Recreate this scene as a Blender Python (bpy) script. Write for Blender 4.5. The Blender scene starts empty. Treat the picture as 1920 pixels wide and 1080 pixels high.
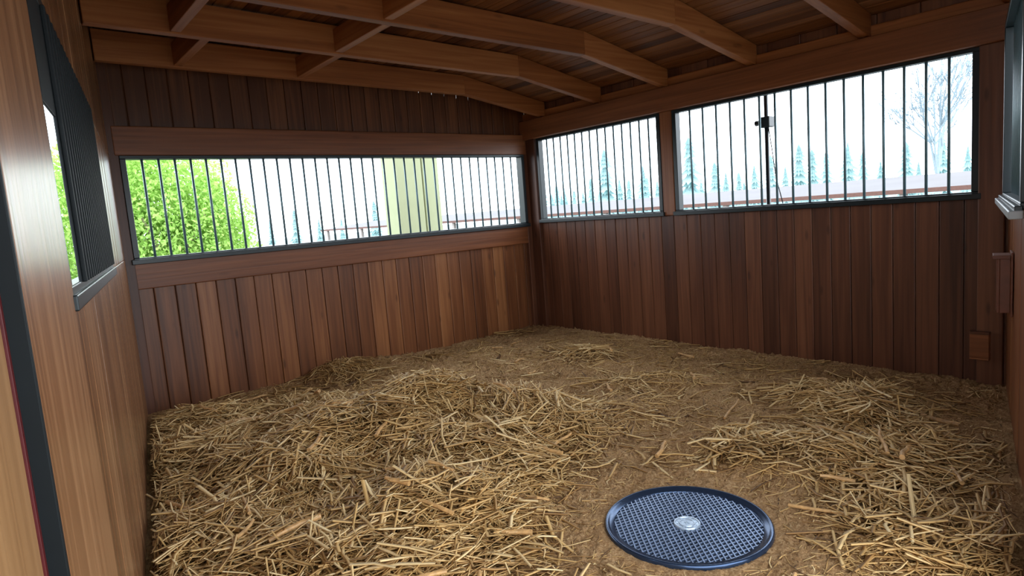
import bpy, numpy as np, random
from math import *
from mathutils import Matrix, Vector
random.seed(7); rng=np.random.default_rng(11)
SC=bpy.context.scene; COL=SC.collection
SC.view_settings.view_transform='Standard'; SC.view_settings.look='None'
SC.view_settings.exposure=0.0

# ---------------------------------------------------------------- materials
def new_mat(name):
    m=bpy.data.materials.new(name); m.use_nodes=True; nt=m.node_tree
    return m,nt,nt.nodes,nt.links,nt.nodes['Principled BSDF']
def N(nodes,t,**k):
    n=nodes.new(t)
    for a,b in k.items(): setattr(n,a,b)
    return n
def srgb(r,g,b):
    f=lambda c:(c/255/12.92 if c/255<=.04045 else ((c/255+.055)/1.055)**2.4)
    return (f(r),f(g),f(b),1)
def ramp(nodes,stops):
    r=nodes.new('ShaderNodeValToRGB'); e=r.color_ramp.elements
    e[0].position,e[0].color=stops[0]; e[1].position,e[1].color=stops[-1]
    for p,c in stops[1:-1]:
        x=e.new(p); x.color=c
    return r
def wood(name,dark,mid,light,rough=.45,knots=.5,spec=.5,var=.55,streak=.6):
    m,nt,nd,lk,bs=new_mat(name)
    at=N(nd,'ShaderNodeAttribute',attribute_name='gco')
    tn=N(nd,'ShaderNodeAttribute',attribute_name='tint')
    mp=N(nd,'ShaderNodeMapping'); mp.inputs['Scale'].default_value=(30,30,.9); lk.new(at.outputs['Vector'],mp.inputs['Vector'])
    n1=N(nd,'ShaderNodeTexNoise'); n1.inputs['Scale'].default_value=1; n1.inputs['Detail'].default_value=5; n1.inputs['Distortion'].default_value=.6; lk.new(mp.outputs[0],n1.inputs['Vector'])
    mp2=N(nd,'ShaderNodeMapping'); mp2.inputs['Scale'].default_value=(5,5,.5); lk.new(at.outputs['Vector'],mp2.inputs['Vector'])
    n2=N(nd,'ShaderNodeTexNoise'); n2.inputs['Scale'].default_value=1; n2.inputs['Detail'].default_value=2; lk.new(mp2.outputs[0],n2.inputs['Vector'])
    a=N(nd,'ShaderNodeMath',operation='MULTIPLY'); lk.new(n1.outputs[0],a.inputs[0]); a.inputs[1].default_value=streak
    b=N(nd,'ShaderNodeMath',operation='MULTIPLY_ADD'); lk.new(n2.outputs[0],b.inputs[0]); b.inputs[1].default_value=1-streak; lk.new(a.outputs[0],b.inputs[2])
    c=N(nd,'ShaderNodeMath',operation='MULTIPLY_ADD'); lk.new(tn.outputs['Fac'],c.inputs[0]); c.inputs[1].default_value=var; lk.new(b.outputs[0],c.inputs[2])
    c2=N(nd,'ShaderNodeMath',operation='SUBTRACT'); lk.new(c.outputs[0],c2.inputs[0]); c2.inputs[1].default_value=var/2
    rp=ramp(nd,[(.25,dark),(.5,mid),(.76,light)]); lk.new(c2.outputs[0],rp.inputs[0])
    mp3=N(nd,'ShaderNodeMapping'); mp3.inputs['Scale'].default_value=(7,7,2.2); lk.new(at.outputs['Vector'],mp3.inputs['Vector'])
    vo=N(nd,'ShaderNodeTexVoronoi'); vo.inputs['Scale'].default_value=1; lk.new(mp3.outputs[0],vo.inputs['Vector'])
    kr=ramp(nd,[(.06,(1,1,1,1)),(.14,(0,0,0,1))]); lk.new(vo.outputs['Distance'],kr.inputs[0])
    km=N(nd,'ShaderNodeMath',operation='MULTIPLY'); lk.new(kr.outputs[0],km.inputs[0]); km.inputs[1].default_value=knots
    mx=N(nd,'ShaderNodeMix',data_type='RGBA'); lk.new(km.outputs[0],mx.inputs[0]); lk.new(rp.outputs[0],mx.inputs[6]); mx.inputs[7].default_value=tuple(x*.35 for x in dark[:3])+(1,)
    lk.new(mx.outputs[2],bs.inputs['Base Color'])
    bs.inputs['Roughness'].default_value=rough; bs.inputs['Specular IOR Level'].default_value=spec
    bp=N(nd,'ShaderNodeBump'); bp.inputs['Strength'].default_value=.15; bp.inputs['Distance'].default_value=.01; lk.new(n1.outputs[0],bp.inputs['Height']); lk.new(bp.outputs[0],bs.inputs['Normal'])
    return m
def plain(name,col,rough=.5,metal=0,noise=.15,scale=20,bump=0,spec=.5):
    m,nt,nd,lk,bs=new_mat(name)
    tc=N(nd,'ShaderNodeTexCoord'); n=N(nd,'ShaderNodeTexNoise'); n.inputs['Scale'].default_value=scale; n.inputs['Detail'].default_value=4; lk.new(tc.outputs['Object'],n.inputs['Vector'])
    lo=tuple(c*(1-noise) for c in col[:3])+(1,); hi=tuple(min(1,c*(1+noise)) for c in col[:3])+(1,)
    r=ramp(nd,[(.3,lo),(.7,hi)]); lk.new(n.outputs[0],r.inputs[0]); lk.new(r.outputs[0],bs.inputs['Base Color'])
    bs.inputs['Roughness'].default_value=rough; bs.inputs['Metallic'].default_value=metal; bs.inputs['Specular IOR Level'].default_value=spec
    if bump:
        bp=N(nd,'ShaderNodeBump'); bp.inputs['Strength'].default_value=bump; bp.inputs['Distance'].default_value=.01; lk.new(n.outputs[0],bp.inputs['Height']); lk.new(bp.outputs[0],bs.inputs['Normal'])
    return m
W_WALL=wood('wood_wall_boards',srgb(86,48,26),srgb(126,76,44),srgb(164,108,66),.40,var=.27,spec=.45)
W_DARK=wood('wood_dark_boards',srgb(64,35,22),srgb(94,55,36),srgb(124,78,52),.40,var=.25,spec=.4)
W_TRIM=wood('wood_trim',srgb(100,55,29),srgb(132,78,45),srgb(158,102,62),.4,knots=.2,var=.2,spec=.4)
W_BEAM=wood('wood_beam',srgb(118,65,32),srgb(154,91,48),srgb(184,120,70),.5,knots=.35,var=.2,spec=.3)
W_CEIL=wood('wood_ceiling',srgb(76,42,22),srgb(116,69,36),srgb(150,97,55),.55,knots=.5,var=.4,spec=.25)
W_LEFT=wood('wood_smooth_pine',srgb(94,60,36),srgb(134,91,59),srgb(172,126,88),.30,knots=.3,var=.25,spec=.65,streak=.75)
W_DOOR=wood('wood_door_pine',srgb(110,76,44),srgb(142,102,64),srgb(168,126,84),.4,knots=.2,var=.2)
M_FRAME=plain('dark_painted_metal',srgb(12,26,30),.35,0,.2,8)
M_SHUT_GAP=plain('shutter_paint_and_gap_shade',srgb(9,16,19),.6,0,.2,8,spec=.25)
M_BAR=plain('steel_bar',srgb(100,126,134),.4,.3,.1,10)
M_BLACK=plain('black_plastic',srgb(12,14,18),.3,0,.2,10)

# ---------------------------------------------------------------- mesh helpers
class MB:
    def __init__(s): s.v=[];s.f=[];s.g=[];s.t=[]
    def add(s,vs,fs,axis=2,tint=None):
        o=len(s.v); off=np.array([random.uniform(0,9) for _ in range(3)]); t=random.random() if tint is None else tint
        for p in vs:
            s.v.append(tuple(p)); q=(p[0],p[1],p[2])
            q={2:(q[0],q[1],q[2]),0:(q[1],q[2],q[0]),1:(q[0],q[2],q[1])}[axis]
            s.g.append((q[0]+off[0],q[1]+off[1],q[2]+off[2])); s.t.append(t)
        for f in fs: s.f.append(tuple(i+o for i in f))
    def box(s,a,b,axis=None,tint=None):
        x0,y0,z0=[min(a[i],b[i]) for i in range(3)];x1,y1,z1=[max(a[i],b[i]) for i in range(3)]
        if axis is None: axis=int(np.argmax([x1-x0,y1-y0,z1-z0]))
        s.add([(x0,y0,z0),(x1,y0,z0),(x1,y1,z0),(x0,y1,z0),(x0,y0,z1),(x1,y0,z1),(x1,y1,z1),(x0,y1,z1)],
              [(0,3,2,1),(4,5,6,7),(0,1,5,4),(1,2,6,5),(2,3,7,6),(3,0,4,7)],axis,tint)
    def boardv(s,u0,u1,w0,w1,z0,zt0,zt1,tint=None):
        s.add([(u0,w0,z0),(u1,w0,z0),(u1,w1,z0),(u0,w1,z0),(u0,w0,zt0),(u1,w0,zt1),(u1,w1,zt1),(u0,w1,zt0)],
              [(0,3,2,1),(4,5,6,7),(0,1,5,4),(1,2,6,5),(2,3,7,6),(3,0,4,7)],2,tint)
    def cyl(s,p,q,r0,r1=None,n=10,tint=None,cap=True):
        r1=r0 if r1 is None else r1
        p=np.array(p,float);q=np.array(q,float);d=q-p;d/=np.linalg.norm(d)
        a=np.cross(d,(0,0,1) if abs(d[2])<.9 else (1,0,0));a/=np.linalg.norm(a);b=np.cross(d,a)
        vs=[p+(a*cos(2*pi*i/n)+b*sin(2*pi*i/n))*r0 for i in range(n)]+[q+(a*cos(2*pi*i/n)+b*sin(2*pi*i/n))*r1 for i in range(n)]
        fs=[(i,(i+1)%n,n+(i+1)%n,n+i) for i in range(n)]
        if cap: fs+=[tuple(range(n))[::-1],tuple(range(n,2*n))]
        s.add(vs,fs,int(np.argmax(abs(d))),tint)
    def lathe(s,prof,n=64,closed=False):
        k=len(prof);vs=[(r*cos(2*pi*i/n),r*sin(2*pi*i/n),z) for i in range(n) for r,z in prof];fs=[]
        for i in range(n):
            for j in range(k-1+(1 if closed else 0)):
                a=i*k+j;b=i*k+(j+1)%k;c=((i+1)%n)*k+(j+1)%k;d=((i+1)%n)*k+j
                fs.append((a,d,c,b))
        s.add(vs,fs)
    def prism(s,poly,y0,y1,axis=0,tint=None):  # poly in (x,z)
        n=len(poly);vs=[(x,y0,z) for x,z in poly]+[(x,y1,z) for x,z in poly]
        fs=[(i,(i+1)%n,n+(i+1)%n,n+i) for i in range(n)]+[tuple(range(n))[::-1],tuple(range(n,2*n))]
        s.add(vs,fs,axis,tint)
    def obj(s,name,mat,parent=None,loc=None,rotz=0,bevel=0,smooth=False,**props):
        me=bpy.data.meshes.new(name); me.from_pydata(s.v,[],s.f); me.update()
        a=me.attributes.new('gco','FLOAT_VECTOR','POINT');a.data.foreach_set('vector',np.array(s.g,dtype=np.float32).ravel())
        a=me.attributes.new('tint','FLOAT','POINT');a.data.foreach_set('value',np.array(s.t,dtype=np.float32))
        me.materials.append(mat)
        if smooth: me.polygons.foreach_set('use_smooth',[True]*len(me.polygons))
        import bmesh
        bm=bmesh.new();bm.from_mesh(me);bmesh.ops.recalc_face_normals(bm,faces=bm.faces);bm.to_mesh(me);bm.free()
        ob=bpy.data.objects.new(name,me);COL.objects.link(ob)
        if loc is not None: ob.location=loc
        ob.rotation_euler=(0,0,rotz)
        if parent: ob.parent=parent
        if bevel:
            b=ob.modifiers.new('b','BEVEL');b.width=bevel;b.segments=2;b.limit_method='ANGLE';b.angle_limit=radians(40)
        for k,v in props.items(): ob[k]=v
        return ob
def empty(name,loc=(0,0,0),rotz=0,**props):
    e=bpy.data.objects.new(name,None);e.empty_display_size=.1;COL.objects.link(e);e.location=loc;e.rotation_euler=(0,0,rotz)
    for k,v in props.items(): e[k]=v
    return e
def copy_tree(src,name=None,loc=None,rotz=None,scale=None,**props):
    c=src.copy();COL.objects.link(c)
    if loc is not None:c.location=loc
    if rotz is not None:c.rotation_euler=(0,0,rotz)
    if scale is not None:c.scale=scale
    for ch in src.children:
        d=ch.copy();COL.objects.link(d);d.parent=c
    for k,v in props.items(): c[k]=v
    return c

# ---------------------------------------------------------------- room frames
A=((0,0,0),0.0)
B=((0,0,0),-pi/2)
C=((-4.73,0,0),atan2(.984,.176))
D=((.05,-5.13,0),atan2(-.248,-.969))
def toW(fr,u,w):
    (x,y,_),a=fr; return x+cos(a)*u-sin(a)*w, y+sin(a)*u+cos(a)*w
def ceilz(x):
    if x>-1.24: return 3.18+(x+1.24)*(2.86-3.18)/1.64
    return 3.18+(-1.24-x)*(.16/4.96)
def boards(mb,fr,u0,u1,bw,z0,z1,w0=0,w1=.03,top=None,tr=(0,1)):
    n=max(1,round((u1-u0)/bw));s=(u1-u0)/n
    for i in range(n):
        a=u0+i*s+.002;b=u0+(i+1)*s-.002
        if top: t0=ceilz(toW(fr,a,0)[0]);t1=ceilz(toW(fr,b,0)[0])
        else: t0=t1=z1
        dj=random.uniform(-.0015,.0015)
        mb.boardv(a,b,w0+dj,w1,z0,t0,t1,random.uniform(*tr))
def backing(mb,u0,u1,z0,z1,w0=.028,w1=.05): mb.box((u0,w0,z0),(u1,w1,z1),2,.3)

# wall_north
m=MB()
boards(m,A,-4.72,0,.178,-.05,1.2); backing(m,-4.72,.03,-.05,1.2)
boards(m,A,-4.9,0,.178,2.5,3.3,w0=.01,top=True,tr=(-.5,-.1))
m.boardv(-4.9,.03,.03,.05,2.5,ceilz(-4.9),ceilz(0))
m.obj('wall_north',W_WALL,loc=A[0],bevel=.009,kind='structure')
# wall_east
m=MB()
boards(m,B,0,5.2,.165,-.05,1.46); backing(m,-.03,5.25,-.05,1.46)
boards(m,B,0,5.2,.3,2.7,ceilz(.02),w0=.0)
backing(m,-.03,5.25,2.5,ceilz(.04))
m.obj('wall_east',W_DARK,loc=B[0],rotz=B[1],bevel=.006,kind='structure')
# wall_west
m=MB()
boards(m,C,-4.42,.0,.15,-.05,1.45); backing(m,-4.42,.05,-.05,1.45)
boards(m,C,-4.42,.0,.15,2.34,3.3,top=True); backing(m,-4.42,.05,2.34,3.3)
boards(m,C,-2.38,.0,.15,1.45,2.34); backing(m,-2.38,.05,1.45,2.34)
m.obj('wall_west',W_LEFT,loc=C[0],rotz=C[1],bevel=.007,kind='structure')
# wall_south (unseen door opening by the camera, left open for daylight fill)
m=MB()
boards(m,D,0,3.0,.16,-.05,1.45); backing(m,0,3.0,-.05,1.45)
boards(m,D,0,6.2,.16,2.55,3.3,top=True); 
boards(m,D,0,.45,.16,1.45,2.55); backing(m,0,.45,1.45,2.55)
boards(m,D,2.5,3.0,.16,1.45,2.55); backing(m,2.5,3.0,1.45,2.55)
m.obj('wall_south',W_TRIM,loc=D[0],rotz=D[1],bevel=.003,kind='structure')

# trims
ti=[0]
def trim(fr,a,b,mat=W_TRIM,bevel=.008,axis=None,**k):
    ti[0]+=1; mm=MB(); mm.box(a,b,axis)
    return mm.obj('trim_%d'%ti[0],mat,loc=fr[0],rotz=fr[1],bevel=bevel,kind='structure',**k)
trim(A,(-4.7,-.045,1.18),(-.06,.03,1.425))            # rail under long window
trim(A,(-4.7,-.055,2.335),(-.06,.03,2.585))            # header over long window
trim(A,(-4.80,-.05,-.02),(-4.665,.03,3.27),W_DARK)    # corner post
trim(A,(-.12,-.05,-.02),(-.0,.03,2.6),W_DARK)
trim(B,(0.05,-.05,-.02),(.21,.03,2.52),W_DARK)
trim(B,(2.17,-.03,1.44),(2.32,.04,2.52))
trim(B,(4.97,-.05,-.02),(5.13,.03,2.52),W_DARK)
trim(B,(0,-.1,2.515),(5.2,.0,2.755),W_TRIM)           # header over windows
trim(B,(0,-.03,2.755),(5.2,.0,2.85),W_BEAM)
trim(C,(-5.13,-.024,-.02),(-4.42,.05,3.25),W_LEFT)    # smooth wide jamb
trim(C,(-5.145,-.024,-.02),(-5.13,.05,3.2),M_SHUT_GAP,.002)  # black strip painted in for the shade of the gap by the door
trim(D,(2.95,-.04,-.02),(3.1,.05,3.2),W_TRIM)
red=plain('red_paint',srgb(80,8,10),.5)
trim(C,(-5.16,.003,-.02),(-5.145,.05,3.2),red,.001)
m=MB(); 
m.box((-6.35,.006,-.02),(-5.165,.04,2.5),2)
m.box((-6.35,-.008,.0),(-6.2,.006,2.5))
m.obj('door_1',W_DOOR,loc=C[0],rotz=C[1],bevel=.004,kind='structure')

# ---------------------------------------------------------------- windows
def window(i,fr,u0,u1,z0,z1,nbar,fw=.045,d0=-.035,d1=.045,r=.0108,sill=True,fz=.03,sd=.02):
    m=MB()
    m.box((u0,d0,z0),(u1,d1,z0+fz),0);m.box((u0,d0,z1-fz),(u1,d1,z1),0)
    m.box((u0,d0,z0+fz),(u0+fw,d1,z1-fz),2);m.box((u1-fw,d0,z0+fz),(u1,d1,z1-fz),2)
    if sill: m.box((u0-.02,d0-sd,z0-.025),(u1+.02,d0+.01,z0+.018),0)
    w=m.obj('window_%d'%i,M_FRAME,loc=fr[0],rotz=fr[1],bevel=.004,kind='structure')
    b=None
    for k in range(nbar):
        u=u0+fw+(u1-u0-2*fw)*(k+1)/(nbar+1)
        if b is None:
            bm=MB();bm.cyl((0,0,z0+fz-.01),(0,0,z1-fz+.01),r,n=10)
            b=bm.obj('bar',M_BAR,parent=w,smooth=True);b.location=(u,0,0);o=b
        else:
            o=b.copy();COL.objects.link(o);o.parent=w;o.location=(u,0,0)
    return w
window(1,A,-4.67,-.11,1.425,2.335,33,d0=-.065)
window(2,B,.23,2.17,1.46,2.515,14)
window(3,B,2.33,4.97,1.46,2.515,16)
w4=window(4,C,-4.42,-2.36,1.455,2.345,0,fw=.03,d0=-.022,d1=.02,fz=.04,sd=.012)
m=MB();m.box((-4.13,-.022,1.49),(-2.38,-.014,2.305),2);m.box((-4.39,-.022,1.98),(-4.13,-.014,2.305),2)
for k in range(20): 
    u=-4.11+k*.087; m.box((u,-.034,1.49),(u+.022,-.021,2.305),2)
m.obj('shutter',M_SHUT_GAP,parent=w4,bevel=.003,label='dark ribbed shutter panel')
w5=window(5,D,.5,2.5,1.45,2.55,15,fw=.06,d0=-.05,d1=.05)
m=MB();m.box((.55,-.09,1.415),(2.55,-.04,1.45),0)
m.obj('sill',plain('pale_sill',srgb(150,156,160),.35),parent=w5,bevel=.004,label='pale painted sill')

# ---------------------------------------------------------------- ceiling
m=MB()
x=.38
while x>-6.1:
    x2=x-.105
    za,zb=ceilz(x),ceilz(x2+.003)
    y0,y1=-6.95,.25
    vs=[(x,y0,za),(x,y1,za),(x2+.003,y1,zb),(x2+.003,y0,zb)];vs+=[(a,b,c+.02) for a,b,c in vs]
    m.add(vs,[(0,1,2,3),(7,6,5,4),(0,4,5,1),(1,5,6,2),(2,6,7,3),(3,7,4,0)],1)
    x=x2
m.prism([(.4,ceilz(.4)+.02),(-1.24,3.2),(-6.15,ceilz(-6.15)+.02),(-6.15,3.42),(-1.24,3.26),(.4,ceilz(.4)+.07)],-6.97,.27,axis=1,tint=.5)
m.obj('ceiling',W_CEIL,bevel=.005,kind='structure')

RY=[-.39,-1.34,-2.26,-3.24,-4.21,-5.15]
def br(x): return 2.965+(-1.24-x)*.018 if x<-1.24 else 2.757+(-x)*(.208/1.24)
for i,y in enumerate(RY):
    xl=-4.73+.179*y+.005
    m=MB()
    m.prism([(xl,br(xl)),(-1.24,2.965),(-1.24,3.176),(xl,min(ceilz(xl)-.004,br(xl)+.24))],y-.04,y+.04,axis=0)
    m.prism([(-1.24,2.967),(-.02,2.757),(-.02,ceilz(-.02)-.004),(-1.24,3.175)],y-.039,y+.039,axis=0)
    m.obj('ceiling_rafter',W_BEAM,bevel=.006,label='orange-brown wooden rafter bending down to the window wall header',category='beam',group='roof rafters')
for i,xs in enumerate([(-3.15,-4.2),(-3.2,-4.42),(-3.25,-4.6),(-3.3,-4.7)]):
    for x in xs:
        y0,y1=RY[i],RY[i+1]
        m=MB();m.box((x-.035,y1+.042,br(x)+.012),(x+.035,y0-.042,br(x)+.19),1)
        m.obj('ceiling_brace',W_BEAM,bevel=.005,label='short wooden cross brace fixed between two rafters',category='beam',group='cross braces between rafters')

# ---------------------------------------------------------------- floor
def wob(x,y,seed,freq,n=7):
    r=np.random.default_rng(seed);s=0
    for k in range(n):
        a=r.uniform(0,2*pi);f=freq*r.uniform(.6,1.7);p=r.uniform(0,2*pi)
        s=s+np.sin((x*np.cos(a)+y*np.sin(a))*f+p)
    return s/sqrt(n)
HM=[(-3.85,-1.85,.17,.6),(-3.2,-2.3,.23,.38),(-2.85,-2.9,.20,.34),(-3.55,-2.8,.15,.45),(-4.3,-2.6,.14,.5),(-4.6,-.9,.06,.5),(-3.0,-.15,.12,.3),(-2.5,-.1,.05,.35),
    (-1.05,-1.85,.09,.34),(-1.1,-4.4,.10,.45),(-1.9,-4.9,.07,.4),(-2.25,-4.3,.03,.25),(-1.5,-3.0,.04,.5),(-4.3,-3.5,.10,.5),(-1.8,-1.3,.04,.5),(-2.3,-3.3,.04,.3)]
DC=(-3.18,-4.58)
def H(x,y):
    wl=np.clip(np.minimum(-x,-y)/.9,.15,1)
    h=.035+wl*(.014*wob(x,y,1,3.2)+.018*wob(x,y,2,8))+.006*wob(x,y,3,22)+.03*(1-wl)
    for a,b,hh,r in HM: h=h+hh*np.exp(-((x-a)**2+(y-b)**2)/(r*r))
    d=np.hypot(x-DC[0],y-DC[1]); k=np.clip((d-.44)/.4,0,1);k=k*k*(3-2*k)
    return h*k+.012*(1-k)
DB=[(-4.5,-1.5,1.2,.85),(-4.5,-2.6,1.4,.95),(-3.75,-2.2,1.4,.75),(-3.2,-2.35,1.4,.5),(-2.85,-2.9,1.2,.5),(-4.5,-3.7,1.3,.8),(-3.85,-3.3,1.1,.55),(-3.3,-3.1,1.1,.5),(-4.3,-.8,.7,.5),
    (-1.1,-4.45,.75,.42),(-1.8,-4.95,.9,.5),(-2.6,-5.45,.9,.45),(-2.25,-4.35,.6,.26),(-1.05,-1.85,.55,.36),(-1.55,-3.1,.3,.4),(-2.95,-.25,.4,.4),(-2.3,-3.4,.3,.3)]
def dens(x,y):
    s=.05+0*x
    for a,b,hh,r in DB: s=s+hh*np.exp(-(((x-a)**2+(y-b)**2)/(r*r))**1.3)
    s=s*(1+.25*wob(x,y,5,5))+.06*wob(x,y,6,9)
    d=np.hypot(x-DC[0],y-DC[1]); s=s*np.clip((d-.46)/.32,0,1)
    return np.clip(s,0,1)
def inside(x,y,mg=.0):
    c=(x+4.73)*.984-(y)*.176
    dd=-((x-.05)*.248+(y+5.13)*(-.969))
    return (c>mg)&(dd>mg)&(x<-mg)&(y<-mg)
nx,ny=460,500
gx=np.linspace(-6.0,.03,nx);gy=np.linspace(-6.9,.03,ny)
X,Y=np.meshgrid(gx,gy,indexing='ij')
fine=.006*rng.standard_normal(X.shape)+.004*wob(X,Y,9,60)
cl=(rng.uniform(0,1,X.shape)>.985)*rng.uniform(.008,.025,X.shape)
dd_=np.hypot(X-DC[0],Y-DC[1])
Z=H(X,Y)+(fine+cl)*np.clip((dd_-.38)/.1,.1,1)
Z=np.where(dd_<.39,-.05,Z)
idx=np.arange(nx*ny).reshape(nx,ny)
F=np.stack([idx[:-1,:-1],idx[1:,:-1],idx[1:,1:],idx[:-1,1:]],-1).reshape(-1,4)
ctr=((X[:-1,:-1]+X[1:,1:])/2).ravel(),((Y[:-1,:-1]+Y[1:,1:])/2).ravel()
F=F[inside(ctr[0],ctr[1],-.03)]
def fastmesh(name,V,F,attrs,mat,smooth=True):
    me=bpy.data.meshes.new(name);me.vertices.add(len(V));me.vertices.foreach_set('co',V.astype(np.float32).ravel())
    me.loops.add(F.size);me.loops.foreach_set('vertex_index',F.astype(np.int32).ravel())
    me.polygons.add(len(F));k=F.shape[1]
    me.polygons.foreach_set('loop_start',np.arange(0,F.size,k,dtype=np.int32));me.polygons.foreach_set('loop_total',np.full(len(F),k,dtype=np.int32))
    me.polygons.foreach_set('use_smooth',np.full(len(F),smooth))
    me.update(calc_edges=True);me.validate()
    for n,d in attrs.items():
        a=me.attributes.new(n,'FLOAT','POINT');a.data.foreach_set('value',d.astype(np.float32).ravel())
    me.materials.append(mat);ob=bpy.data.objects.new(name,me);COL.objects.link(ob);return ob
used=np.unique(F);rm=-np.ones(nx*ny,int);rm[used]=np.arange(len(used))
V=np.stack([X,Y,Z],-1).reshape(-1,3)[used];F=rm[F];DN=dens(X,Y).ravel()[used]
m,nt,nd,lk,bs=new_mat('sand_and_shavings')
tc=N(nd,'ShaderNodeTexCoord')
n1=N(nd,'ShaderNodeTexNoise');n1.inputs['Scale'].default_value=70;n1.inputs['Detail'].default_value=6;n1.inputs['Roughness'].default_value=.75;lk.new(tc.outputs['Object'],n1.inputs['Vector'])
n2=N(nd,'ShaderNodeTexNoise');n2.inputs['Scale'].default_value=5;n2.inputs['Detail'].default_value=5;lk.new(tc.outputs['Object'],n2.inputs['Vector'])
r1=ramp(nd,[(.3,srgb(118,84,54)),(.5,srgb(184,144,100)),(.72,srgb(230,198,152))]);lk.new(n1.outputs[0],r1.inputs[0])
r2=ramp(nd,[(.3,(.72,.66,.60,1)),(.7,(1,1,1,1))]);lk.new(n2.outputs[0],r2.inputs[0])
mu=N(nd,'ShaderNodeMix',data_type='RGBA',blend_type='MULTIPLY');mu.inputs[0].default_value=1;lk.new(r1.outputs[0],mu.inputs[6]);lk.new(r2.outputs[0],mu.inputs[7])
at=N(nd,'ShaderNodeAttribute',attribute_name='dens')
r3=ramp(nd,[(.35,srgb(74,50,26)),(.7,srgb(158,120,72))]);lk.new(n1.outputs[0],r3.inputs[0])  # straw-toned underlay, darkened to paint shade in the gaps between stalks
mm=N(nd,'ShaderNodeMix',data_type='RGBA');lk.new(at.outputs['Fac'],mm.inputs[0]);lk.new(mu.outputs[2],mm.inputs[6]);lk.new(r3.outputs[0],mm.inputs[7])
lk.new(mm.outputs[2],bs.inputs['Base Color']);bs.inputs['Roughness'].default_value=.95;bs.inputs['Specular IOR Level'].default_value=.15
bp=N(nd,'ShaderNodeBump');bp.inputs['Strength'].default_value=.8;bp.inputs['Distance'].default_value=.012;lk.new(n1.outputs[0],bp.inputs['Height']);lk.new(bp.outputs[0],bs.inputs['Normal'])
M_SAND=m
fl=fastmesh('floor',V,F,{'dens':DN},M_SAND);fl['kind']='structure'

# ---------------------------------------------------------------- straw
m,nt,nd,lk,bs=new_mat('straw')
at=N(nd,'ShaderNodeAttribute',attribute_name='tint')
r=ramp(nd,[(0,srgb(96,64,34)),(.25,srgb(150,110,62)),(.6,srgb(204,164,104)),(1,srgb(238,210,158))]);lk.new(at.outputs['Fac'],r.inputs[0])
lk.new(r.outputs[0],bs.inputs['Base Color']);bs.inputs['Roughness'].default_value=.55;bs.inputs['Specular IOR Level'].default_value=.3
M_STRAW=m
def straw(n,cx,cy,L,wd,tilt,lift,tint,ang):
    ca,sa=np.cos(ang),np.sin(ang);bend=rng.normal(0,.07,n)*L
    ok=inside(cx+ca*L*.55,cy+sa*L*.55,.03)&inside(cx-ca*L*.55,cy-sa*L*.55,.03)
    for t in (-.5,0,.5): ok&=np.hypot(cx+ca*L*t-DC[0],cy+sa*L*t-DC[1])>.42
    rings=[]
    for i,t in enumerate((-1,0,1)):
        px=cx+ca*L*.5*t-sa*bend*(t*t);py=cy+sa*L*.5*t+ca*bend*(t*t)
        pz=H(px,py)*.6+H(cx,cy)*.4+lift+tilt*L*.5*t
        pz=np.maximum(pz,H(px,py)+.002)
        w=wd*(1-.25*(t>0))
        for k in range(3):
            th=2*pi*k/3+.5
            rings.append(np.stack([px-sa*w*np.cos(th),py+ca*w*np.cos(th),pz+w*.7*np.sin(th)],-1))
    V=np.stack(rings,1)[ok];n=len(V)
    q=[]
    for s in range(2):
        for k in range(3): q.append((s*3+k,s*3+(k+1)%3,s*3+3+(k+1)%3,s*3+3+k))
    F=(np.array(q)[None]+(np.arange(n)*9)[:,None,None]).reshape(-1,4)
    return V.reshape(-1,3),F,np.repeat(tint[ok],9)
def sample(n,fn,lo=(-5.5,-6.0),hi=(-.02,-.02)):
    xs=[];ys=[];c=0
    while c<n:
        x=rng.uniform(lo[0],hi[0],n);y=rng.uniform(lo[1],hi[1],n);k=(rng.uniform(0,1,n)<fn(x,y))&inside(x,y,.04)&(np.hypot(x-DC[0],y-DC[1])>.45)
        xs.append(x[k]);ys.append(y[k]);c+=k.sum()
    return np.concatenate(xs)[:n],np.concatenate(ys)[:n]
def batch(n,fn,lmin,lmax,wmin,wmax,liftmax,tl):
    x,y=sample(n,fn);d=dens(x,y)
    base=wob(x,y,20,4)*2.0
    ang=base+rng.normal(0,.8,n)
    L=rng.uniform(lmin,lmax,n)*rng.uniform(.6,1,n);w=rng.uniform(wmin,wmax,n)
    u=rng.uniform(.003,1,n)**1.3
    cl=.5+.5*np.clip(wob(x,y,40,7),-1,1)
    tint=np.clip(rng.normal(.30,.18,n)+.36*u,0,1)  # lower stalks coloured darker, painting in the shade deep in the heap
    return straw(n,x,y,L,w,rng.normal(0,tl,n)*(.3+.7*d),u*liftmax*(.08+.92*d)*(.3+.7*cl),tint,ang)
parts=[batch(24000,lambda x,y:dens(x,y)**1.4,.08,.27,.0028,.0065,.17,.28),
       batch(18000,lambda x,y:dens(x,y)**1.2,.04,.16,.0016,.0038,.15,.4),
       batch(7500,lambda x,y:dens(x,y)**1.2,.13,.36,.006,.012,.18,.2),
       batch(7000,lambda x,y:.25+.2*wob(x,y,31,4),.05,.2,.0022,.005,.012,.06),
       batch(34000,lambda x,y:.22+.4*dens(x,y),.015,.07,.0015,.004,.012,.1)]
V=[];F=[];T=[];o=0
for v,f,t in parts: V.append(v);F.append(f+o);T.append(t);o+=len(v)
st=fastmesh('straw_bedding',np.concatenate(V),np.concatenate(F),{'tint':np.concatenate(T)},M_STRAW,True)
st['kind']='stuff';st['label']='loose golden straw heaped over brown sandy stall floor';st['category']='straw'
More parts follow.
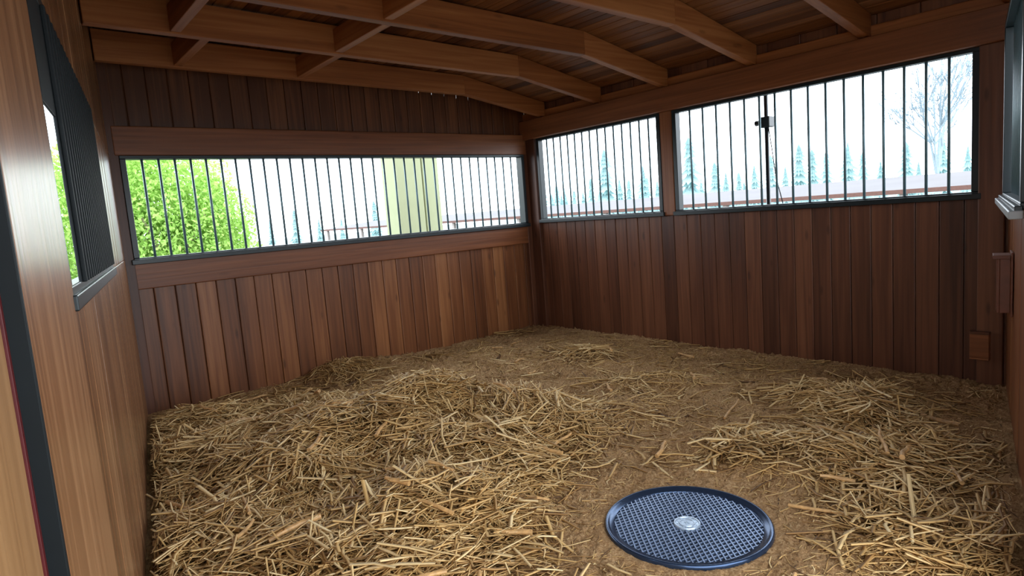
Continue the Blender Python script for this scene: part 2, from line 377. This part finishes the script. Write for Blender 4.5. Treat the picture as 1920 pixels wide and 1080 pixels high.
# big individual stalks
big=[((-1.65,-3.9),.36,.27),((-4.0,-3.35),.27,-.69),((-4.25,-2.65),.26,.88),((-2.72,-5.0),.26,-1.45),((-3.62,-3.92),.2,-.9),((-4.45,-.95),.25,-1.3),((-5.0,-2.5),.3,-1.3),((-3.95,-3.6),.16,-1.2),((-2.55,-3.95),.16,.3),((-4.3,-1.4),.28,-.1)]
M_STK=plain('straw_stalk_skin',srgb(192,148,94),.55,0,.3,40,.2)
for i in range(70):
    if i<len(big): (x,y),L,a=big[i]
    else:
        while True:
            xs,ys=sample(1,lambda x,y:.25+.75*dens(x,y));x,y=float(xs[0]),float(ys[0])
            if np.hypot(x-DC[0],y-DC[1])>.62 and x<-.3 and y<-.4 and inside(x,y,.2): break
        L=random.uniform(.13,.27);a=random.uniform(0,pi)
    r=random.uniform(.009,.015);m=MB()
    pts=[(t*L,random.uniform(-.012,.012)*(abs(t)<.5),0) for t in (-.5,-.1,.25,.5)]
    cl_=.3+.7*(.5+.5*float(np.clip(wob(np.array(x),np.array(y),40,7),-1,1)))
    zz=[float(H(np.array(x+cos(a)*p[0]),np.array(y+sin(a)*p[0])))+r+.004+.15*cl_*float(dens(np.array(x),np.array(y))) for p in pts]
    z0=min(zz)
    for k in range(3):
        p=(pts[k][0],pts[k][1],zz[k]-z0);q=(pts[k+1][0],pts[k+1][1],zz[k+1]-z0)
        m.cyl(p,q,r*(1-.1*k),r*(.93-.1*k),n=8)
    m.obj('straw_stalk',M_STK,loc=(x,y,z0),rotz=a,smooth=False,label='thick dry straw stalk lying on the bedding',category='straw',group='thick stalks on the bedding')

# ---------------------------------------------------------------- drain
dr=empty('floor_drain',(DC[0],DC[1],.012),label='round dark metal drain cover with mesh grille set in bare sand',category='drain')
dr.rotation_euler=(0,0,.3)
m=MB();m.lathe([(.352,-.06),(.352,.002),(.355,.007),(.374,.009),(.382,.014),(.389,.018),(.396,.018),(.400,.012),(.402,.0),(.402,-.06)],96)
m.obj('rim',plain('drain_rim_metal',srgb(58,74,100),.2,.7,.12,10),parent=dr,smooth=True,label='glossy blue-black low rim')
m=MB();m.lathe([(0.0001,-.045),(.353,-.045)],64)
m.obj('basin',M_BLACK,parent=dr)
m=MB();R=.353;p=.0245
for sgn in (1,-1):
    for k in range(-16,17):
        c=k*p
        if abs(c)>=R-.004: continue
        h=sqrt(R*R-c*c);a=radians(34)*sgn
        dx,dy=cos(a),sin(a);nx_,ny_=-dy,dx
        z=.0+.0015*sgn; hw=.0030
        cr=[(c*nx_-h*dx,c*ny_-h*dy),(c*nx_+h*dx,c*ny_+h*dy)]
        vs=[]
        for zz in (z-.006,z+.003):
            for (qx,qy),s2 in ((cr[0],-1),(cr[0],1),(cr[1],1),(cr[1],-1)):
                vs.append((qx+nx_*hw*s2,qy+ny_*hw*s2,zz))
        m.add(vs,[(0,3,2,1),(4,5,6,7),(0,1,5,4),(1,2,6,5),(2,3,7,6),(3,0,4,7)])
m.obj('grille',plain('drain_grille_metal',srgb(104,120,148),.32,.6,.15,14),parent=dr,label='blue-grey diamond mesh grille')
m=MB();m.lathe([(.0001,.008),(.03,.0085),(.033,.0115),(.038,.0115),(.041,.007),(.054,.006),(.057,.0105),(.062,.0105),(.065,.005),(.065,-.006)],48)
m.box((-.014,-.003,.008),(.014,.003,.0105));m.box((-.003,-.014,.008),(.003,.014,.0105))
for i in range(12):
    a=i*pi/6;m.cyl((.047*cos(a),.047*sin(a),.005),(.047*cos(a),.047*sin(a),.009),.0035,n=8)
m.obj('hub',plain('drain_hub_metal',srgb(166,180,196),.28,.4,.1,20),parent=dr,label='pale round embossed hub')

# ---------------------------------------------------------------- fittings by the right end
la=empty('latch_bracket',toW(D,.82,-.003)+(.72,),D[1],label='brown metal latch bracket screwed to the boarded wall',category='bracket')
mt=plain('brown_metal',srgb(112,64,44),.4,.1)
m=MB();m.box((-.1,-.012,0),(.1,.0,.40),2);m.obj('plate',mt,parent=la,bevel=.003)
m=MB();m.box((-.07,-.065,.02),(-.055,-.012,.38),2);m.box((.055,-.065,.02),(.07,-.012,.38),2);m.box((-.07,-.08,.02),(.07,-.065,.38),2);m.box((-.085,-.1,.36),(.085,-.012,.385),0)
m.obj('channel',mt,parent=la,bevel=.003)
fb=empty('wall_box',toW(B,5.0,-.054)+(.26,),B[1],label='small brown wooden box fixed low on the corner boards',category='box')
m=MB();m.box((-.06,-.045,.0),(.06,-.035,.18),0);m.box((-.06,-.01,.0),(.06,.0,.18),0);m.box((-.06,-.035,.0),(-.05,-.01,.18),1);m.box((.05,-.035,.0),(.06,-.01,.18),1);m.box((-.06,-.045,-.012),(.06,0,.0),0)
m.obj('body',W_TRIM,parent=fb,bevel=.003)
m=MB();m.box((-.062,-.048,.18),(.062,.0,.2),0);m.obj('lid',W_DARK,parent=fb,bevel=.003,label='dark wooden lid')

# ---------------------------------------------------------------- outside
GZ=-.6
m=MB();m.add([(-120,.3,GZ),(.6,.3,GZ),(.6,-120,GZ),(160,-120,GZ),(160,160,GZ),(-120,160,GZ)],[(0,1,2,3,4,5)])
m.obj('ground_outside',plain('pale_ground',srgb(104,108,104),.9,0,.2,.4),kind='structure')
m=MB();m.box((-6.8,-7.6,-.6),(.2,.2,-.06),0)
m.obj('trim_%d'%(ti[0]+1),plain('concrete_slab',srgb(120,118,112),.9),kind='structure')
m=MB();m.box((-60,-60,-.62),(.5,-7.6,-.6));m.box((-60,-7.6,-.62),(-6.8,.3,-.6))
m.obj('ground_yard',plain('pale_yard',srgb(128,126,116),.9,0,.2,.4),kind='structure')
def leaftree(loc,blobs,nleaf,size,mat,tmat,h,**props):
    e=empty('leafy_tree',loc,**props)
    m=MB();m.cyl((0,0,0),(.05,0,h*.45),.16,.11,12);
    for a in range(6):
        t=a*pi/3;m.cyl((.05,0,h*.4),(.05+1.1*cos(t),1.1*sin(t),h*.4+1.2),.07,.02,8)
    m.obj('trunk',tmat,parent=e)
    P=[]
    for (bx,by,bz,br_) in blobs:
        k=int(nleaf*br_**2/sum(b[3]**2 for b in blobs));d=rng.standard_normal((k,3));d/=np.linalg.norm(d,axis=1)[:,None]
        P.append(np.array([bx,by,bz])+d*(br_*rng.uniform(.4,1.1,k)**.6)[:,None])
    P=np.concatenate(P);k=len(P)
    u=rng.standard_normal((k,3));u/=np.linalg.norm(u,axis=1)[:,None];v=np.cross(u,rng.standard_normal((k,3)));v/=np.linalg.norm(v,axis=1)[:,None]
    s=(size*rng.uniform(.6,1.3,k))[:,None]
    V=np.stack([P-u*s,P-v*s*.5,P+u*s,P+v*s*.5],1).reshape(-1,3);F=np.arange(4*k).reshape(-1,4)
    f=fastmesh('foliage',V,F,{'tint':np.repeat(rng.uniform(0,1,k),4)},mat,False);f.parent=e
    return e
m,nt,nd,lk,bs=new_mat('lime_leaves');at=N(nd,'ShaderNodeAttribute',attribute_name='tint')
r=ramp(nd,[(0,srgb(150,192,92)),(1,srgb(186,212,124))]);lk.new(at.outputs['Fac'],r.inputs[0]);lk.new(r.outputs[0],bs.inputs['Base Color']);bs.inputs['Roughness'].default_value=.8;bs.inputs['Specular IOR Level'].default_value=.15
tr=N(nd,'ShaderNodeBsdfTranslucent');lk.new(r.outputs[0],tr.inputs['Color']);ms=N(nd,'ShaderNodeMixShader');ms.inputs[0].default_value=.5;lk.new(bs.outputs[0],ms.inputs[1]);lk.new(tr.outputs[0],ms.inputs[2]);lk.new(ms.outputs[0],nd['Material Output'].inputs[0])
LEAF=m;BARK=plain('bark',srgb(130,125,95),.9,0,.3,12)
leaftree((-2.85,8,GZ),[(0,0,2.3,1.5),(-1.,.3,2.0,1.2),(.9,.2,1.7,1.0),(.3,0,3.2,1.1),(-.8,0,3.3,1.1),(.2,-.3,1.3,.9),(-1.7,0,2.6,1.1),(-.7,0,1.2,.9),(.9,0,2.5,.9)],52000,.05,LEAF,BARK,3.6,label='bright lime-green leafy tree outside the long barred window',category='tree')
def hazy(name,c):  # distance haze is put into the pale base colour
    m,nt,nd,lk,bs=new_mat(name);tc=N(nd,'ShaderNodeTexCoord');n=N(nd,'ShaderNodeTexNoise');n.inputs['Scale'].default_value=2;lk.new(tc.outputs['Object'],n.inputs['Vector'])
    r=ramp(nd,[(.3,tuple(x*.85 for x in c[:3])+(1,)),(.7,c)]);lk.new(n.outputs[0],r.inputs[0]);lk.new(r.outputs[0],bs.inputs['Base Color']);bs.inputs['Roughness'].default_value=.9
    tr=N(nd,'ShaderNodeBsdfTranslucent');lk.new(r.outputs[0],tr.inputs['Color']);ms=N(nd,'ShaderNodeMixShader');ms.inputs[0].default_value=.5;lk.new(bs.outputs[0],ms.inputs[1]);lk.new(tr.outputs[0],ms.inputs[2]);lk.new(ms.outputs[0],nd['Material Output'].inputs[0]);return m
PALE=hazy('haze_tinted_needles',srgb(172,200,200));PTR=plain('haze_tinted_trunk',srgb(150,162,168),.9)  # needle and trunk colours paled to carry the haze
def conifer_src(h,seed):
    r_=random.Random(seed);e=empty('conifer_tree',(0,0,GZ),label='tall pale hazy conifer beyond the stable yard',category='tree',group='distant conifers')
    m=MB();m.cyl((0,0,0),(0,0,h*.96),h*.022,h*.004,8);m.obj('trunk',PTR,parent=e)
    m=MB();z=h*.08
    while z<h*.98:
        R=(1-z/h)**.7*h*.3*r_.uniform(.5,1.2);n=12;vs=[(0,0,z+h*.08)]
        for i in range(n*2):
            a=pi*i/n;q=R*(r_.uniform(.6,1.2) if i%2==0 else .5);vs.append((q*cos(a),q*sin(a),z-(.25*q if i%2==0 else .05*q)))
        m.add(vs,[(0,1+i,1+(i+1)%(2*n)) for i in range(2*n)]);z+=h*.045
    m.obj('foliage',PALE,parent=e);return e
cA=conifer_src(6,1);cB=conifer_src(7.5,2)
def place_dir(wx,wy,k): return -5.65+(wx+5.65)*k, -6.38+(wy+6.38)*k
cons=[(0,-.6,6.6,.55),(0,-1.35,6.6,.85),(0,-1.9,6.8,.8),(0,-2.5,6.8,.85),(0,-3.1,6.6,.5),(0,-3.75,6.8,.6),(0,-4.05,6.6,.75)]
for i in range(34):
    cons.append((0,-.2-4.75*(i+.5+.2*random.uniform(-1,1))/34,(8.2,9.8,11.4)[i%3],random.uniform(.55,.8)))
cons+=[(-3.2,0,8,.5),(-2.95,0,8.8,.5),(-2.3,0,8,.55),(-1.95,0,9,.45),(-3.45,0,10,.45),(-2.7,0,10,.5),(-1.7,0,10,.45)]
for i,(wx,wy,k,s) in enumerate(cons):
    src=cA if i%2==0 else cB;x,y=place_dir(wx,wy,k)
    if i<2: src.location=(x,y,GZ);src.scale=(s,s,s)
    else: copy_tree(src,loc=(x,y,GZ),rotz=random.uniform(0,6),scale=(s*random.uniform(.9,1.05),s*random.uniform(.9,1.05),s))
def bare(loc,h,seed):
    r_=random.Random(seed);m=MB()
    def rec(p,d,L,r,dep):
        q=[p[i]+d[i]*L for i in range(3)];m.cyl(p,q,r,r*.62,6,cap=False)
        if dep==0:return
        for k in range(3 if dep>1 else 4):
            v=Vector(d)+Vector((r_.uniform(-.75,.75),r_.uniform(-.75,.75),r_.uniform(-.15,.45)));v.normalize()
            rec(q,tuple(v),L*r_.uniform(.5,.72),r*.6,dep-1)
        v=Vector(d)+Vector((r_.uniform(-.12,.12),r_.uniform(-.12,.12),.2));v.normalize();rec(q,tuple(v),L*.85,r*.65,dep-1)
    rec((0,0,0),(0,0,1),h*.26,h*.012,5)
    return m.obj('bare_tree',plain('haze_tinted_bark',srgb(140,154,162),.9),loc=loc,label='tall bare-branched hazy tree beyond the low roof',category='tree')  # bark colour is paled to paint in the haze
x,y=place_dir(0,-4.7,5.5);bare((x,y,GZ),9,3)
# low shed
sh=empty('long_shed',(9,8,GZ),label='long low shed with pale roof and brown fascia across the yard',category='shed')
m=MB();m.prism([(0,2.05),(3.2,2.34),(6.4,2.05),(6.4,2.01),(3.2,2.30),(0,2.01)],-14,20,axis=1);m.obj('roof',plain('pale_roof',srgb(102,98,98),.8,0,.05,1,spec=.1),parent=sh)
m=MB();m.box((-.05,-14,1.96),(0,20,2.05),1);m.obj('fascia',plain('brown_fascia',srgb(92,60,50),.7),parent=sh)
m=None
for k in range(9):
    if m is None:
        q=MB();q.box((.02,-.06,0),(.14,.06,2.0),2);m=q.obj('post',plain('pale_post',srgb(150,140,134),.8),parent=sh);m.location=(0,-13.5,0)
    else:
        c=m.copy();COL.objects.link(c);c.parent=sh;c.location=(0,-13.5+k*4.1,0)
# cream pillar (stands free of the eave)
m=MB();m.box((-.80,2.05,GZ),(-.36,2.5,3.1),2);m.box((-.31,2.1,GZ),(-.02,2.45,3.1),2);m.box((-.84,2.0,GZ),(.02,2.55,GZ+.2),2);m.box((-.84,2.0,3.1),(.02,2.55,3.2),0)
m.obj('porch_pillar',plain('cream_stucco',srgb(152,156,122),.9,0,.03,6,.1),bevel=.01,label='cream stucco pillar just outside the long barred window',category='pillar')
# pole
po=empty('camera_pole',(.26,-3.2,GZ),label='dark metal pole with small bracket box and hanging cable outside',category='pole')
m=MB();m.cyl((0,0,0),(0,0,3.12),.02,.02,12);m.obj('pole',M_BLACK,parent=po,smooth=True)
m=MB();m.box((-.05,-.055,2.82),(.05,.055,2.92));m.cyl((-.02,.05,2.87),(-.02,.1,2.87),.022,.028,12);m.obj('bracket_box',M_BLACK,parent=po,bevel=.006)
m=MB();pp=[(.0,-.02,2.82),(0,-.05,2.6),(0,-.08,2.35),(0,-.14,2.1),(0,-.2,1.7),(0,-.1,1.3),(0,-.02,1.1)]
for a,b in zip(pp,pp[1:]): m.cyl(a,b,.005,n=6)
m.obj('cable',M_BLACK,parent=po,smooth=True)
# cars
def car(loc,rot,col,lab):
    e=empty('car',loc,rot,label=lab,category='car',group='parked cars')
    m=MB();m.prism([(-2.1,.35),(2.1,.35),(2.12,.75),(1.5,.9),(.9,.98),(-1.8,.98),(-2.12,.85)],-.85,.85);m.prism([(1.0,.97),(.35,1.42),(-1.1,1.46),(-1.75,.97)],-.72,.72)
    m.obj('body',plain('car_paint',col,.25),parent=e,bevel=.06)
    m=MB();m.prism([(.9,1.0),(.32,1.36),(-1.05,1.39),(-1.6,1.0)],-.735,.735);m.obj('side_glass',plain('car_glass',srgb(90,112,124),.2),parent=e,bevel=.02)
    w0=None
    for x in (-1.35,1.3):
        for y in (-.8,.8):
            if w0 is None:
                q=MB();q.cyl((0,-.1,0),(0,.1,0),.33,n=24);w0=q.obj('wheel',M_BLACK,parent=e);w0.location=(x,y,.33)
            else:
                c=w0.copy();COL.objects.link(c);c.parent=e;c.location=(x,y,.33)
car((9.7,25,GZ),-.15,srgb(104,124,138),'pale blue-grey parked hatchback beyond the stable')
car((6.6,29,GZ),.1,srgb(112,120,126),'silver parked car beyond the stable')
car((17.5,27,GZ),.0,srgb(130,134,138),'white parked car by the far fence')

# ---------------------------------------------------------------- world & light
w=bpy.data.worlds.new('w');SC.world=w;w.use_nodes=True;nt=w.node_tree;nd=nt.nodes;lk=nt.links;bg=nd['Background']
tc=N(nd,'ShaderNodeTexCoord');sx=N(nd,'ShaderNodeSeparateXYZ');lk.new(tc.outputs['Generated'],sx.inputs[0])
r=ramp(nd,[(0,(.82,.89,.96,1)),(.5,(.82,.91,1,1)),(1,(.74,.87,1,1))]);lk.new(sx.outputs['Z'],r.inputs[0]);lk.new(r.outputs[0],bg.inputs['Color']);bg.inputs['Strength'].default_value=6.4
def portal(fr,u0,u1,z0,z1,w):
    l=bpy.data.lights.new('portal','AREA');l.shape='RECTANGLE';l.size=u1-u0;l.size_y=z1-z0;l.cycles.is_portal=True
    o=bpy.data.objects.new('daylight_portal',l);COL.objects.link(o);x,y=toW(fr,(u0+u1)/2,w);o.location=(x,y,(z0+z1)/2)
    a=fr[1];inn=Vector((sin(a),-cos(a),0));o.rotation_euler=inn.to_track_quat('-Z','Y').to_euler()
    return o
portal(A,-4.66,-.11,1.4,2.35,.1);portal(B,.2,5,1.45,2.52,.1);portal(D,.5,2.5,1.45,2.55,.1);portal(D,3.1,5.9,0,2.55,.1);portal(C,-4.42,-2.36,1.43,2.34,.1)

# ---------------------------------------------------------------- camera
cam=bpy.data.cameras.new('camera');cam.sensor_width=36;cam.lens=1187.2529/1920*36;cam.clip_start=.02;cam.clip_end=500
co=bpy.data.objects.new('camera',cam);COL.objects.link(co);SC.camera=co
f=Vector((.6292,.7682,-.1182));r_=Vector((.7656,-.6388,-.0767)).normalized();f=(f-r_*f.dot(r_)).normalized();u=r_.cross(f)
M=Matrix((r_,u,-f)).transposed().to_4x4();M.translation=Vector((-5.6482,-6.3776,1.6));co.matrix_world=M
